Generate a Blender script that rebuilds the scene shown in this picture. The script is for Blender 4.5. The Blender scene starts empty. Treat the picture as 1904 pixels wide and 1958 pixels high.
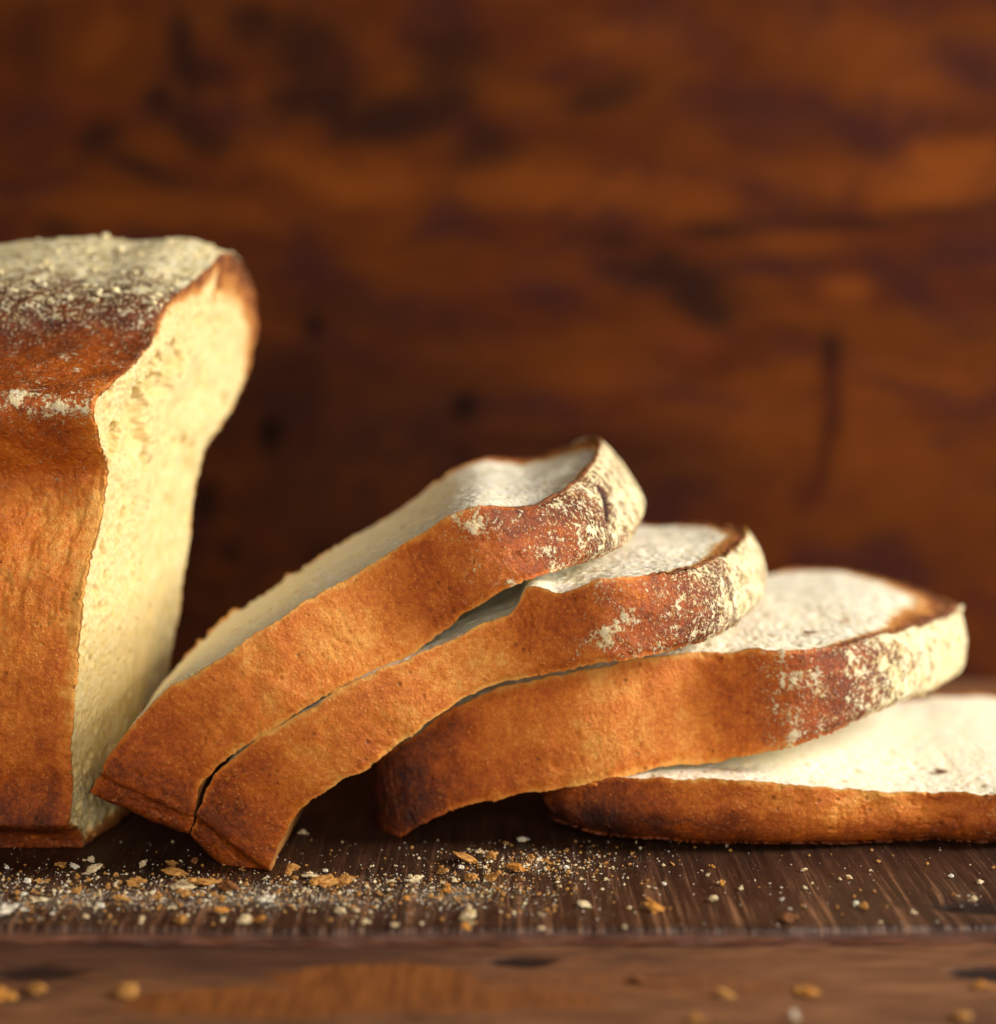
import bpy, math, random
import numpy as np
from mathutils import Vector

scene = bpy.context.scene
C = scene.collection
MM = 0.001

# ------------------------------------------------------------------ camera
PITCH = math.radians(5.5)
CAM = np.array([0.0, -374.0, 105.0])            # millimetres; converted below
cam_d = bpy.data.cameras.new("camera")
cam = bpy.data.objects.new("camera", cam_d)
C.objects.link(cam)
cam.location = CAM * MM
cam.rotation_euler = (math.radians(90) - PITCH, 0, 0)
cam_d.sensor_fit = 'HORIZONTAL'
cam_d.sensor_width = 36.0
cam_d.lens = 36.0 * 3600.0 / 1904.0
cam_d.clip_start = 0.01
cam_d.clip_end = 20.0
cam_d.dof.use_dof = True
cam_d.dof.focus_distance = 0.369
cam_d.dof.aperture_fstop = 6.6
cam_d.dof.aperture_blades = 0
scene.camera = cam

# ------------------------------------------------------------------ light
world = bpy.data.worlds.new("World")
scene.world = world
world.use_nodes = True
bg = world.node_tree.nodes["Background"]
bg.inputs[0].default_value = (1.0, 0.90, 0.80, 1)
bg.inputs[1].default_value = 0.035


def area(name, loc, target, size, size_y, power, col):
    d = bpy.data.lights.new(name, 'AREA')
    d.shape = 'RECTANGLE'
    d.size, d.size_y = size, size_y
    d.energy = power
    d.color = col
    o = bpy.data.objects.new(name, d)
    C.objects.link(o)
    o.location = loc
    o.rotation_euler = (Vector(target) - Vector(loc)).to_track_quat('-Z', 'Y').to_euler()
    return o


area("window_light", (0.79, -0.03, 0.44), (0.02, 0.02, 0.03), 0.26, 0.26, 12.8, (1.0, 0.94, 0.84))
area("room_fill", (0.20, -1.12, 0.34), (0.0, 0.0, 0.05), 0.9, 0.45, 8.8, (1.0, 0.90, 0.78))

scene.view_settings.view_transform = 'Standard'
scene.view_settings.look = 'None'
scene.view_settings.exposure = 0.0
scene.view_settings.gamma = 1.0
scene.cycles.max_bounces = 8
scene.cycles.diffuse_bounces = 4

# ------------------------------------------------------------------ numpy noise
rng = np.random.default_rng(7)
random.seed(7)


def _h(ix, iy, iz, seed):
    h = (ix.astype(np.uint32) * np.uint32(374761393) + iy.astype(np.uint32) * np.uint32(668265263)
         + iz.astype(np.uint32) * np.uint32(2246822519) + np.uint32((seed * 3266489917) & 0xffffffff))
    h = (h ^ (h >> np.uint32(13))) * np.uint32(1274126177)
    h = (h ^ (h >> np.uint32(16))) * np.uint32(2654435761)
    return h ^ (h >> np.uint32(15))


def _f(h):
    return h.astype(np.float64) / 4294967295.0


def noise(p, seed=0):
    """gradient noise, about -1..1; p is (n,3)"""
    i = np.floor(p).astype(np.int64)
    f = p - i
    w = f * f * f * (f * (f * 6 - 15) + 10)
    out = np.zeros(len(p))
    for dx in (0, 1):
        for dy in (0, 1):
            for dz in (0, 1):
                h = _h(i[:, 0] + dx, i[:, 1] + dy, i[:, 2] + dz, seed)
                a = _f(h) * 2 * math.pi
                z = _f(_h(i[:, 0] + dx, i[:, 1] + dy, i[:, 2] + dz, seed + 91)) * 2 - 1
                r = np.sqrt(1 - z * z)
                g = (np.cos(a) * r * (f[:, 0] - dx) + np.sin(a) * r * (f[:, 1] - dy) + z * (f[:, 2] - dz))
                wt = ((w[:, 0] if dx else 1 - w[:, 0]) * (w[:, 1] if dy else 1 - w[:, 1])
                      * (w[:, 2] if dz else 1 - w[:, 2]))
                out += wt * g
    return out * 1.6


def fbm(p, octv=4, seed=0, gain=0.5):
    a, s, t = 1.0, 0.0, 0.0
    for k in range(octv):
        s = s + a * noise(p * (2.03 ** k) + 17.3 * k, seed + k)
        t += a
        a *= gain
    return s / t


def worley(p, seed=0):
    i = np.floor(p).astype(np.int64)
    f1 = np.full(len(p), 9.0)
    f2 = np.full(len(p), 9.0)
    idr = np.zeros(len(p))
    for dx in (-1, 0, 1):
        for dy in (-1, 0, 1):
            for dz in (-1, 0, 1):
                c = (i[:, 0] + dx, i[:, 1] + dy, i[:, 2] + dz)
                h1 = _f(_h(*c, seed + 1))
                d2 = ((c[0] + h1 - p[:, 0]) ** 2 + (c[1] + _f(_h(*c, seed + 2)) - p[:, 1]) ** 2
                      + (c[2] + _f(_h(*c, seed + 3)) - p[:, 2]) ** 2)
                lt = d2 < f1
                f2 = np.where(lt, f1, np.minimum(f2, d2))
                idr = np.where(lt, h1, idr)
                f1 = np.where(lt, d2, f1)
    return np.sqrt(f1), np.sqrt(f2), idr


def sstep(a, b, x):
    t = np.clip((x - a) / (b - a), 0, 1)
    return t * t * (3 - 2 * t)


# ------------------------------------------------------------------ view helpers (to place measured points)
FW = np.array([0, math.cos(PITCH), -math.sin(PITCH)])
UP = np.array([0, math.sin(PITCH), math.cos(PITCH)])
RT = np.array([1.0, 0, 0])


def ray(px, py):
    return FW + RT * (px - 952.0) / 3600.0 - UP * (py - 979.0) / 3600.0


def on_z(px, py, z=0.0):
    d = ray(px, py)
    return CAM + d * ((z - CAM[2]) / d[2])


def on_plane(px, py, p0, n):
    d = ray(px, py)
    return CAM + d * (np.dot(p0 - CAM, n) / np.dot(d, n))


# ------------------------------------------------------------------ object helpers
def mesh_obj(name, verts, faces, mat=None, parent=None, attrs=None, smooth=True, kind=None):
    """one mesh object; verts in millimetres, faces (n,3) or (n,4) array"""
    me = bpy.data.meshes.new(name)
    verts = np.asarray(verts, dtype=np.float64) * MM
    faces = np.asarray(faces, dtype=np.int32)
    k = faces.shape[1]
    me.vertices.add(len(verts))
    me.vertices.foreach_set("co", verts.astype(np.float32).ravel())
    me.loops.add(faces.size)
    me.loops.foreach_set("vertex_index", faces.ravel())
    me.polygons.add(len(faces))
    me.polygons.foreach_set("loop_start", np.arange(0, faces.size, k, dtype=np.int32))
    me.polygons.foreach_set("loop_total", np.full(len(faces), k, dtype=np.int32))
    me.update(calc_edges=True)
    me.polygons.foreach_set("use_smooth", np.full(len(faces), smooth, dtype=bool))
    for an, av in (attrs or {}).items():
        av = np.asarray(av, dtype=np.float32)
        if av.ndim == 2:
            a = me.attributes.new(an, 'FLOAT_COLOR', 'POINT')
            rgba = np.ones((len(av), 4), dtype=np.float32)
            rgba[:, :3] = av
            a.data.foreach_set("color", rgba.ravel())
        else:
            a = me.attributes.new(an, 'FLOAT', 'POINT')
            a.data.foreach_set("value", av)
    if mat:
        me.materials.append(mat)
    o = bpy.data.objects.new(name, me)
    C.objects.link(o)
    if parent:
        o.parent = parent
        o.matrix_parent_inverse = parent.matrix_basis.inverted()
    if kind:
        o["kind"] = kind
    return o


def grid_faces(na, nb, wrap_a=False, flip=False):
    a = np.arange(na if wrap_a else na - 1)
    b = np.arange(nb - 1)
    A, B = np.meshgrid(a, b, indexing='ij')
    A2 = (A + 1) % na
    q = np.stack([A * nb + B, A2 * nb + B, A2 * nb + B + 1, A * nb + B + 1], -1).reshape(-1, 4)
    return q[:, ::-1] if flip else q


def empty(name, loc_mm, label, cat, group=None):
    o = bpy.data.objects.new(name, None)
    o.empty_display_size = 0.02
    C.objects.link(o)
    o.location = np.asarray(loc_mm) * MM
    o["label"] = label
    o["category"] = cat
    if group:
        o["group"] = group
    bpy.context.view_layer.update()
    return o


def tag(o, label=None, cat=None, group=None, kind=None):
    if label:
        o["label"] = label
    if cat:
        o["category"] = cat
    if group:
        o["group"] = group
    if kind:
        o["kind"] = kind
    return o


# ------------------------------------------------------------------ material helpers
class NT:
    def __init__(self, name):
        self.m = bpy.data.materials.new(name)
        self.m.use_nodes = True
        self.t = self.m.node_tree
        self.b = self.t.nodes["Principled BSDF"]
        self.b.inputs["Specular IOR Level"].default_value = 0.5

    def n(self, typ, **kw):
        x = self.t.nodes.new(typ)
        for k, v in kw.items():
            setattr(x, k, v)
        return x

    def link(self, a, b):
        self.t.links.new(a, b)

    def coord(self, scale=(1, 1, 1)):
        tc = self.n('ShaderNodeTexCoord')
        mp = self.n('ShaderNodeMapping')
        mp.inputs['Scale'].default_value = scale
        self.link(tc.outputs['Object'], mp.inputs['Vector'])
        return mp.outputs['Vector']

    def noise(self, vec, scale, detail=4, rough=0.55, dist=0.0):
        x = self.n('ShaderNodeTexNoise')
        x.inputs['Scale'].default_value = scale
        x.inputs['Detail'].default_value = detail
        x.inputs['Roughness'].default_value = rough
        x.inputs['Distortion'].default_value = dist
        self.link(vec, x.inputs['Vector'])
        return x.outputs['Fac']

    def voro(self, vec, scale, feature='F1'):
        x = self.n('ShaderNodeTexVoronoi', feature=feature)
        x.inputs['Scale'].default_value = scale
        self.link(vec, x.inputs['Vector'])
        return x.outputs['Distance']

    def math(self, op, a, b=None, c=None, clamp=False):
        x = self.n('ShaderNodeMath', operation=op)
        x.use_clamp = clamp
        for i, v in enumerate((a, b, c)):
            if v is None:
                continue
            if isinstance(v, (int, float)):
                x.inputs[i].default_value = v
            else:
                self.link(v, x.inputs[i])
        return x.outputs[0]

    def ss(self, v, lo, hi, to0=0.0, to1=1.0):
        x = self.n('ShaderNodeMapRange', interpolation_type='SMOOTHSTEP')
        self.link(v, x.inputs['Value'])
        for nm, val in (('From Min', lo), ('From Max', hi), ('To Min', to0), ('To Max', to1)):
            if isinstance(val, (int, float)):
                x.inputs[nm].default_value = val
            else:
                self.link(val, x.inputs[nm])
        return x.outputs['Result']

    def ramp(self, v, stops):
        x = self.n('ShaderNodeValToRGB')
        e = x.color_ramp.elements
        while len(e) > 1:
            e.remove(e[-1])
        e[0].position, e[0].color = stops[0][0], (*stops[0][1], 1)
        for p, c in stops[1:]:
            k = e.new(p)
            k.color = (*c, 1)
        self.link(v, x.inputs['Fac'])
        return x.outputs['Color']

    def mix(self, fac, a, b, blend='MIX'):
        x = self.n('ShaderNodeMix', data_type='RGBA', blend_type=blend)
        for nm, v in ((0, fac), (6, a), (7, b)):
            if isinstance(v, (int, float)):
                x.inputs[nm].default_value = v
            elif isinstance(v, tuple):
                x.inputs[nm].default_value = (*v, 1)
            else:
                self.link(v, x.inputs[nm])
        return x.outputs[2]

    def attr(self, name, color=False):
        x = self.n('ShaderNodeAttribute', attribute_name=name)
        return x.outputs['Color'] if color else x.outputs['Fac']

    def bump(self, h, strength, dist, chain=None):
        x = self.n('ShaderNodeBump')
        x.inputs['Strength'].default_value = strength
        x.inputs['Distance'].default_value = dist
        self.link(h, x.inputs['Height'])
        if chain is not None:
            self.link(chain, x.inputs['Normal'])
        return x.outputs['Normal']

    def out(self, **kw):
        for k, v in kw.items():
            s = self.b.inputs[k.replace('_', ' ')]
            if isinstance(v, (int, float)):
                s.default_value = v
            elif isinstance(v, tuple):
                s.default_value = v if len(v) == len(s.default_value) else (*v, 1)
            else:
                self.link(v, s)
        return self.m


def crust_material():
    t = NT("baked_crust")
    v = t.coord()
    bake = t.attr("bake")
    flour = t.attr("flour")
    n1 = t.noise(v, 260, 5, 0.65)
    n2 = t.noise(v, 1100, 4, 0.7)
    n3 = t.noise(v, 70, 3, 0.5)
    b = t.math('ADD', bake, t.math('MULTIPLY', t.math('SUBTRACT', n1, 0.5), 0.55))
    b = t.math('ADD', b, t.math('MULTIPLY', t.math('SUBTRACT', n2, 0.5), 0.66))
    b = t.math('ADD', b, t.math('MULTIPLY', t.math('SUBTRACT', n3, 0.5), 0.30), clamp=True)
    col = t.ramp(b, [(0.0, (0.88, 0.42, 0.085)), (0.22, (0.73, 0.212, 0.020)), (0.45, (0.49, 0.102, 0.008)),
                     (0.68, (0.21, 0.040, 0.006)), (0.88, (0.085, 0.017, 0.006)), (1.0, (0.035, 0.010, 0.006))])
    dots = t.ss(t.voro(v, 1050), 0.12, 0.42, 1.0, 0.0)
    dk = t.math('MULTIPLY', dots, t.ss(t.noise(v, 480, 2), 0.40, 0.65))
    col = t.mix(t.math('MULTIPLY', dk, t.ss(b, 0.85, 0.35, 0.12, 0.55)), col, (0.86, 0.39, 0.075))  # pale dots paint small glints into the crust colour
    # tiny dark pores
    pore = t.ss(t.voro(v, 420), 0.10, 0.26, 1.0, 0.0)
    pk = t.ss(t.noise(v, 150, 2), 0.50, 0.62)
    col = t.mix(t.math('MULTIPLY', t.math('MULTIPLY', pore, pk), 0.55), col, (0.12, 0.03, 0.008))
    # flour dust: coverage comes from the vertex mask, broken up by fine noise
    f1 = t.noise(v, 1250, 2, 0.6)
    f2 = t.noise(v, 210, 5, 0.65)
    f3 = t.noise(v, 2700, 2, 0.6)
    sn = t.math('ADD', t.math('MULTIPLY', f3, 0.55), t.math('MULTIPLY', f1, 0.45))
    lo = t.math('SUBTRACT', 0.655, t.math('MULTIPLY', flour, 0.30))
    speck = t.ss(sn, lo, t.math('ADD', lo, 0.065))
    pn = t.math('ADD', t.math('MULTIPLY', f2, 0.62), t.math('MULTIPLY', f1, 0.38))
    lo2 = t.math('SUBTRACT', 0.73, t.math('MULTIPLY', flour, 0.49))
    patchy = t.ss(pn, lo2, t.math('ADD', lo2, 0.085))
    fac = t.math('MAXIMUM', t.math('MULTIPLY', speck, 0.80), t.math('MULTIPLY', patchy, 0.92))
    gaps = t.ss(t.noise(v, 620, 3, 0.65), 0.36, 0.43, 0.2, 1.0)
    fac = t.math('MULTIPLY', fac, gaps)
    fac = t.math('MULTIPLY', fac, t.ss(flour, 0.03, 0.25))
    fcol = t.ramp(t.noise(v, 420, 4, 0.6), [(0.3, (0.76, 0.59, 0.25)), (0.5, (0.89, 0.78, 0.46)), (0.75, (0.91, 0.85, 0.65))])
    col = t.mix(fac, col, fcol)
    rough = t.math('ADD', t.ss(n1, 0.3, 0.7, 0.20, 0.38), t.math('MULTIPLY', fac, 0.5))
    rough = t.math('ADD', rough, t.math('MULTIPLY', n2, 0.18))
    n4 = t.noise(v, 2600, 4, 0.75)
    h = t.math('ADD', t.math('MULTIPLY', n2, 0.6), t.math('MULTIPLY', n4, 0.55))
    h = t.math('SUBTRACT', h, t.math('MULTIPLY', t.math('MULTIPLY', pore, pk), 0.5))
    h = t.math('ADD', h, t.math('MULTIPLY', fac, 0.5))
    h = t.math('ADD', h, t.math('MULTIPLY', dots, 0.2))
    nrm = t.bump(h, 0.8, 0.0006)
    spec = t.math('MULTIPLY', t.math('SUBTRACT', 1.0, fac), 0.36)
    return t.out(Base_Color=col, Roughness=rough, Normal=nrm, Specular_IOR_Level=spec,
                 Subsurface_Weight=0.12, Subsurface_Radius=(1.0, 0.45, 0.15), Subsurface_Scale=0.0015)


def soft_material(name, c0, c1, cp):
    t = NT(name)
    v = t.coord()
    edge = t.attr("edge")
    pit = t.attr("pit")
    n1 = t.noise(v, 330, 5, 0.65)
    n2 = t.noise(v, 1300, 4, 0.7)
    base = t.mix(t.ss(n1, 0.3, 0.72), c0, c1)
    base = t.mix(t.math('MULTIPLY', pit, 0.45), base, cp)
    base = t.mix(t.math('MULTIPLY', t.ss(n2, 0.55, 0.75), 0.35), base, (0.93, 0.88, 0.72))
    e = t.math('ADD', edge, t.math('MULTIPLY', t.math('SUBTRACT', n1, 0.5), 0.5))
    e = t.math('ADD', e, t.math('MULTIPLY', t.math('SUBTRACT', n2, 0.5), 0.45))
    e = t.math('MULTIPLY', e, t.ss(edge, 0.02, 0.25))
    rim = t.ramp(e, [(0.15, (0.80, 0.62, 0.30)), (0.45, (0.58, 0.26, 0.06)), (0.75, (0.30, 0.095, 0.02)), (1.0, (0.12, 0.035, 0.01))])
    col = t.mix(t.ss(e, 0.12, 0.5), base, rim)
    h = t.math('ADD', t.math('MULTIPLY', n2, 0.5), t.math('MULTIPLY', t.noise(v, 3200, 3, 0.7), 0.3))
    h = t.math('ADD', h, t.math('MULTIPLY', t.ss(t.voro(v, 900), 0.0, 0.5), 0.5))
    nrm = t.bump(h, 0.5, 0.0004)
    return t.out(Base_Color=col, Roughness=0.72, Normal=nrm, Specular_IOR_Level=0.35,
                 Subsurface_Weight=0.5, Subsurface_Radius=(1.0, 0.72, 0.30), Subsurface_Scale=0.0014)


def plain(name, ramp, scale=900, rough=0.75, sss=0.2):
    t = NT(name)
    v = t.coord()
    n = t.noise(v, scale, 4, 0.65)
    col = t.ramp(n, ramp)
    return t.out(Base_Color=col, Roughness=rough, Normal=t.bump(n, 0.5, 0.0004), Specular_IOR_Level=0.3,
                 Subsurface_Weight=sss, Subsurface_Radius=(1, 0.7, 0.35), Subsurface_Scale=0.001)


M_CRUST = crust_material()
M_SOFT = soft_material("soft_white_bread", (0.83, 0.76, 0.55), (0.88, 0.84, 0.73), (0.82, 0.70, 0.42))
M_SOFT_LOAF = soft_material("soft_yellow_bread", (0.72, 0.55, 0.23), (0.79, 0.65, 0.345), (0.76, 0.57, 0.20))
M_FLOUR = plain("flour", [(0.3, (0.72, 0.57, 0.28)), (0.55, (0.86, 0.76, 0.49)), (0.75, (0.90, 0.84, 0.65))], 700, 0.9)


# ------------------------------------------------------------------ the place: wall, table, board
def wall_material():
    t = NT("stained_brown_wood")
    col = t.attr("tint", True)
    v = t.coord((12, 40, 40))
    g = t.noise(v, 3, 4, 0.55, 0.8)
    col = t.mix(0.35, col, t.ramp(g, [(0.3, (0.6, 0.58, 0.58)), (0.7, (1.25, 1.2, 1.15))]), 'MULTIPLY')
    return t.out(Base_Color=col, Roughness=0.8, Normal=t.bump(g, 0.25, 0.001), Specular_IOR_Level=0.07)


WALL_Y = 210.0


def build_wall():
    xs = np.arange(-520, 521, 3.0)
    zs = np.arange(-90, 421, 3.0)
    X, Z = np.meshgrid(xs, zs, indexing='ij')
    n = X.size
    x, z = X.ravel(), Z.ravel()
    p = np.stack([x, np.zeros(n), z], 1)
    y = WALL_Y + 0.6 * fbm(p / np.array([160, 1, 14]), 3, 3)
    orange = np.array([0.185, 0.062, 0.0105])
    red = np.array([0.125, 0.036, 0.0125])
    dark = np.array([0.042, 0.0175, 0.0135])
    purple = np.array([0.066, 0.0235, 0.030])
    warp = fbm(p / 60.0, 3, 11)
    a = fbm(np.stack([x / 90, z * 0, z / 17 + warp * 0.9], 1), 4, 21)
    b = fbm(np.stack([x / 26 + warp, z * 0, z / 16], 1), 4, 31)
    ko = sstep(-0.30, 0.45, a * 0.75 + b * 0.45)
    col = red[None] * (1 - ko[:, None]) + orange[None] * ko[:, None]
    kd = sstep(-0.02, 0.42, -a * 0.5 + fbm(np.stack([x / 34, z * 0 + 5, z / 20 + warp], 1), 4, 41) * 0.9)
    col = col * (1 - 0.75 * kd[:, None]) + purple[None] * 0.75 * kd[:, None]
    # stains, knots, nail holes, the drip and broad painted shade low on the board: (px, py, rx, ry, angle, strength, colour)
    o_ = orange * 1.5
    st = [(350, 90, 30, 95, -12, .9, dark), (395, 150, 40, 30, 0, .6, dark), (310, 195, 34, 42, 0, .9, dark), (185, 270, 48, 34, -25, .85, dark),
          (260, 320, 75, 22, 22, .85, dark), (390, 265, 70, 30, 18, .8, dark), (350, 360, 55, 26, 15, .55, dark),
          (570, 80, 110, 60, 10, .8, dark), (640, 190, 90, 60, 20, .85, dark), (760, 230, 120, 50, -12, .9, dark), (560, 200, 60, 36, 30, .7, dark),
          (470, 40, 60, 40, 0, .6, dark), (860, 110, 90, 60, 0, .7, dark), (930, 300, 70, 70, 40, .75, dark), (860, 190, 40, 50, 0, .8, dark),
          (110, 440, 45, 34, 15, .7, dark), (130, 180, 90, 34, 10, .45, red * 1.3), (60, 90, 45, 110, 0, .35, dark),
          (200, 60, 40, 80, 20, .45, o_), (300, 400, 260, 36, 4, .55, o_), (600, 330, 110, 34, 24, .7, o_), (720, 350, 90, 60, 0, .6, o_),
          (1030, 350, 190, 50, -2, .75, o_), (1260, 380, 170, 46, 0, .6, o_), (1560, 330, 140, 46, 0, .45, o_), (1800, 330, 160, 62, -8, .9, o_ * 1.15),
          (1700, 120, 220, 90, 20, .55, o_), (1250, 90, 130, 70, 0, .45, o_), (1120, 60, 80, 40, 0, .35, o_),
          (1180, 455, 60, 16, 2, .85, dark), (1365, 442, 70, 16, 0, .85, dark), (1590, 428, 180, 11, -3, .75, dark), (1800, 405, 150, 10, -6, .6, dark),
          (1480, 510, 120, 22, 2, .7, purple), (1310, 540, 110, 50, 25, .95, dark), (1350, 600, 70, 34, 35, .8, dark), (1200, 520, 70, 26, 0, .6, dark),
          (1040, 560, 90, 36, 20, .7, purple), (1700, 520, 90, 26, 35, .65, purple), (1800, 600, 90, 26, 30, .5, purple), (1860, 130, 110, 50, 20, .7, purple),
          (1450, 210, 160, 60, 10, .6, purple), (1640, 260, 120, 34, 35, .6, purple), (1160, 180, 90, 36, -20, .65, dark), (1350, 90, 70, 40, 0, .4, purple),
          (1615, 555, 46, 26, 0, .7, o_ * 1.2), (1540, 465, 110, 22, 0, .45, o_), (1320, 655, 80, 34, 10, .7, red * 1.5),
          (1150, 720, 200, 34, 2, .45, o_), (1700, 720, 260, 50, 4, .55, o_), (1500, 800, 260, 70, 6, .5, o_), (1750, 880, 260, 70, 0, .5, o_ * .9),
          (1330, 760, 120, 16, 10, .6, purple), (1740, 745, 140, 14, 14, .55, purple), (1800, 845, 36, 18, 0, .5, purple),
          (590, 530, 90, 30, 12, .55, purple), (650, 590, 120, 60, 10, .5, dark), (800, 600, 160, 40, 8, .5, purple), (560, 720, 80, 60, 30, .6, dark),
          (900, 520, 150, 26, 5, .5, red * 1.2), (760, 700, 200, 60, 0, .35, red),
          (620, 1000, 240, 190, 8, .62, dark * .8), (1000, 900, 260, 110, 5, .5, dark), (480, 780, 190, 160, 15, .5, dark), (760, 780, 260, 150, 0, .45, dark), (1250, 900, 200, 90, -5, .4, dark), (300, 1150, 200, 160, 0, .6, dark * .8),  # broad low blotches: shade behind the bread painted into the wood colour
          (600, 626, 22, 24, 0, .95, dark * .35), (515, 832, 26, 32, 0, .97, dark * .22), (890, 775, 25, 28, 0, .97, dark * .22),
          (395, 958, 30, 34, 0, .95, dark * .3), (440, 1066, 26, 28, 0, .8, dark * .35), (885, 872, 24, 26, 0, .6, dark * .5), (610, 1070, 26, 26, 0, .6, dark * .5),
          (1588, 665, 26, 34, 0, .85, dark * .9), (1592, 760, 20, 110, -2, .8, np.array([.055, .013, .010])), (1575, 870, 15, 70, 8, .7, np.array([.06, .014, .010])),
          (1540, 950, 30, 46, 30, .55, np.array([.06, .014, .010]))]
    pl = np.array([0, WALL_Y, 0.0])
    nw = fbm(p / 9.0, 3, 77)
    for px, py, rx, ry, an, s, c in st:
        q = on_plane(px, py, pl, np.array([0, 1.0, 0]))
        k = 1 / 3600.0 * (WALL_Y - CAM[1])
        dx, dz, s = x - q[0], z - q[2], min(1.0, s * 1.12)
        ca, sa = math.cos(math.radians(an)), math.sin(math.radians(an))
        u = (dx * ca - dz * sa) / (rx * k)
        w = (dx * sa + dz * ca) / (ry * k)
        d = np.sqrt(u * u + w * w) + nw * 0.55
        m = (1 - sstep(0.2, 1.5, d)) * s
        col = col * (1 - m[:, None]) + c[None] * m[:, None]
    col = col * np.array([0.66, 0.49, 0.35])
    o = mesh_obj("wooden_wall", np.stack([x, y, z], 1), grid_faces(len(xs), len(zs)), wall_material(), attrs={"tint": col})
    tag(o, "dark stained brown wooden wall panel, blurred, standing behind the bread", "wall")


build_wall()


def board_material(top_marks):
    t = NT("dark_sawn_wood" if top_marks else "brown_table_wood")
    tc = t.n('ShaderNodeTexCoord')

    def mapped(sc):
        mp = t.n('ShaderNodeMapping')
        mp.inputs['Scale'].default_value = sc
        t.link(tc.outputs['Object'], mp.inputs['Vector'])
        return mp.outputs['Vector']
    gv = mapped((9, 70, 70))
    grain = t.noise(gv, 5, 7, 0.68, 1.2)
    fine = t.noise(mapped((40, 500, 500)), 3, 5, 0.7)
    blot = t.noise(mapped((14, 26, 26)), 3, 4, 0.6, 0.5)
    if top_marks:
        along = t.noise(mapped((60, 5, 60)), 6, 6, 0.7, 0.4)
        tm = t.attr("topmask")
        grain = t.math('ADD', t.math('MULTIPLY', grain, t.math('SUBTRACT', 1.0, t.math('MULTIPLY', tm, 0.75))), t.math('MULTIPLY', along, t.math('MULTIPLY', tm, 0.75)))
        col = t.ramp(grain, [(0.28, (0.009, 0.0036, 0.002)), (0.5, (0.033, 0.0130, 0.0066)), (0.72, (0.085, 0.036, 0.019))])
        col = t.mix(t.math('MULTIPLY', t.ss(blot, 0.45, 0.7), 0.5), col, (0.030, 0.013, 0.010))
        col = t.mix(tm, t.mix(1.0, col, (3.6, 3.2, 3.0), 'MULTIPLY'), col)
        # saw scratches run front to back across the board
        sc = t.noise(mapped((330, 7, 7)), 2.2, 5, 0.75, 0.15)
        sc2 = t.noise(mapped((900, 16, 16)), 2.0, 4, 0.75, 0.1)
        brk = t.noise(mapped((30, 30, 30)), 3, 3)
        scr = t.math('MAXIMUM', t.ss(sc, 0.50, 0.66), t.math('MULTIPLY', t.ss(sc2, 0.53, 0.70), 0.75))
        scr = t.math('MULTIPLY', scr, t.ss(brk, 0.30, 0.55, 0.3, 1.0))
        scr = t.math('MULTIPLY', scr, t.math('MULTIPLY', t.attr("topmask"), t.attr("shade_fade")))
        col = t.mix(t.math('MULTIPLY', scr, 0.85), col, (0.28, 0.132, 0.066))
        kn = t.attr("knot")
        col = t.mix(kn, col, (0.016, 0.008, 0.006))
        h = t.math('ADD', t.math('MULTIPLY', scr, 0.8), t.math('MULTIPLY', fine, 0.5))
        rough = t.math('ADD', 0.36, t.math('MULTIPLY', grain, 0.2))
        # powdery flour film, broken up
        film = t.attr("film")
        fn = t.noise(mapped((1, 1, 1)), 1500, 5, 0.75)
        fa = t.ss(fn, t.math('SUBTRACT', 0.78, t.math('MULTIPLY', film, 0.33)), t.math('SUBTRACT', 0.86, t.math('MULTIPLY', film, 0.33)))
        fa = t.math('MULTIPLY', fa, t.ss(film, 0.02, 0.2))
        col = t.mix(t.math('MULTIPLY', fa, 0.45), col, (0.66, 0.60, 0.47))
    else:
        col = t.ramp(grain, [(0.25, (0.05, 0.022, 0.011)), (0.48, (0.165, 0.068, 0.029)), (0.75, (0.33, 0.150, 0.066))])
        col = t.mix(t.math('MULTIPLY', t.ss(blot, 0.5, 0.72), 0.6), col, (0.040, 0.018, 0.012))
        col = t.mix(t.math('MULTIPLY', t.attr("stain"), 0.8), col, (0.040, 0.018, 0.014))
        patch = t.attr("patch")
        strip = t.noise(mapped((260, 30, 30)), 2.5, 4, 0.6)
        pc = t.ramp(strip, [(0.35, (0.14, 0.042, 0.008)), (0.65, (0.25, 0.085, 0.018))])
        col = t.mix(patch, col, pc)
        col = t.mix(t.attr("knot"), col, (0.018, 0.008, 0.006))
        h = t.math('ADD', t.math('MULTIPLY', grain, 0.5), t.math('MULTIPLY', fine, 0.5))
        rough = t.math('ADD', 0.5, t.math('MULTIPLY', grain, 0.2))
    return t.out(Base_Color=col, Roughness=rough, Normal=t.bump(h, 0.5, 0.0006), Specular_IOR_Level=0.28)


BOARD_T = 3.2
BOARD_FRONT = -50.0


def edge_wobble(x):
    p = np.stack([x / 55, x * 0, x * 0], 1)
    q = np.stack([x / 11, x * 0 + 3, x * 0], 1)
    return 1.8 * noise(p, 5) + 0.6 * fbm(q, 3, 6)


def film_mask(x, y):
    """where flour dust lies on the board (mm)"""
    p = np.stack([x / 14, y / 10, x * 0], 1)
    n = fbm(p, 4, 55)
    a = np.exp(-((y + 30) / 13.0) ** 2) * (1 - sstep(-12, 34, x))
    b = np.exp(-((x - 8) / 16.0) ** 2 - ((y + 12) / 14.0) ** 2) * 0.75
    m = np.clip(np.maximum(a, b), 0, 1)
    return np.clip(m * (0.80 + 0.75 * n), 0, 1)


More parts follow.
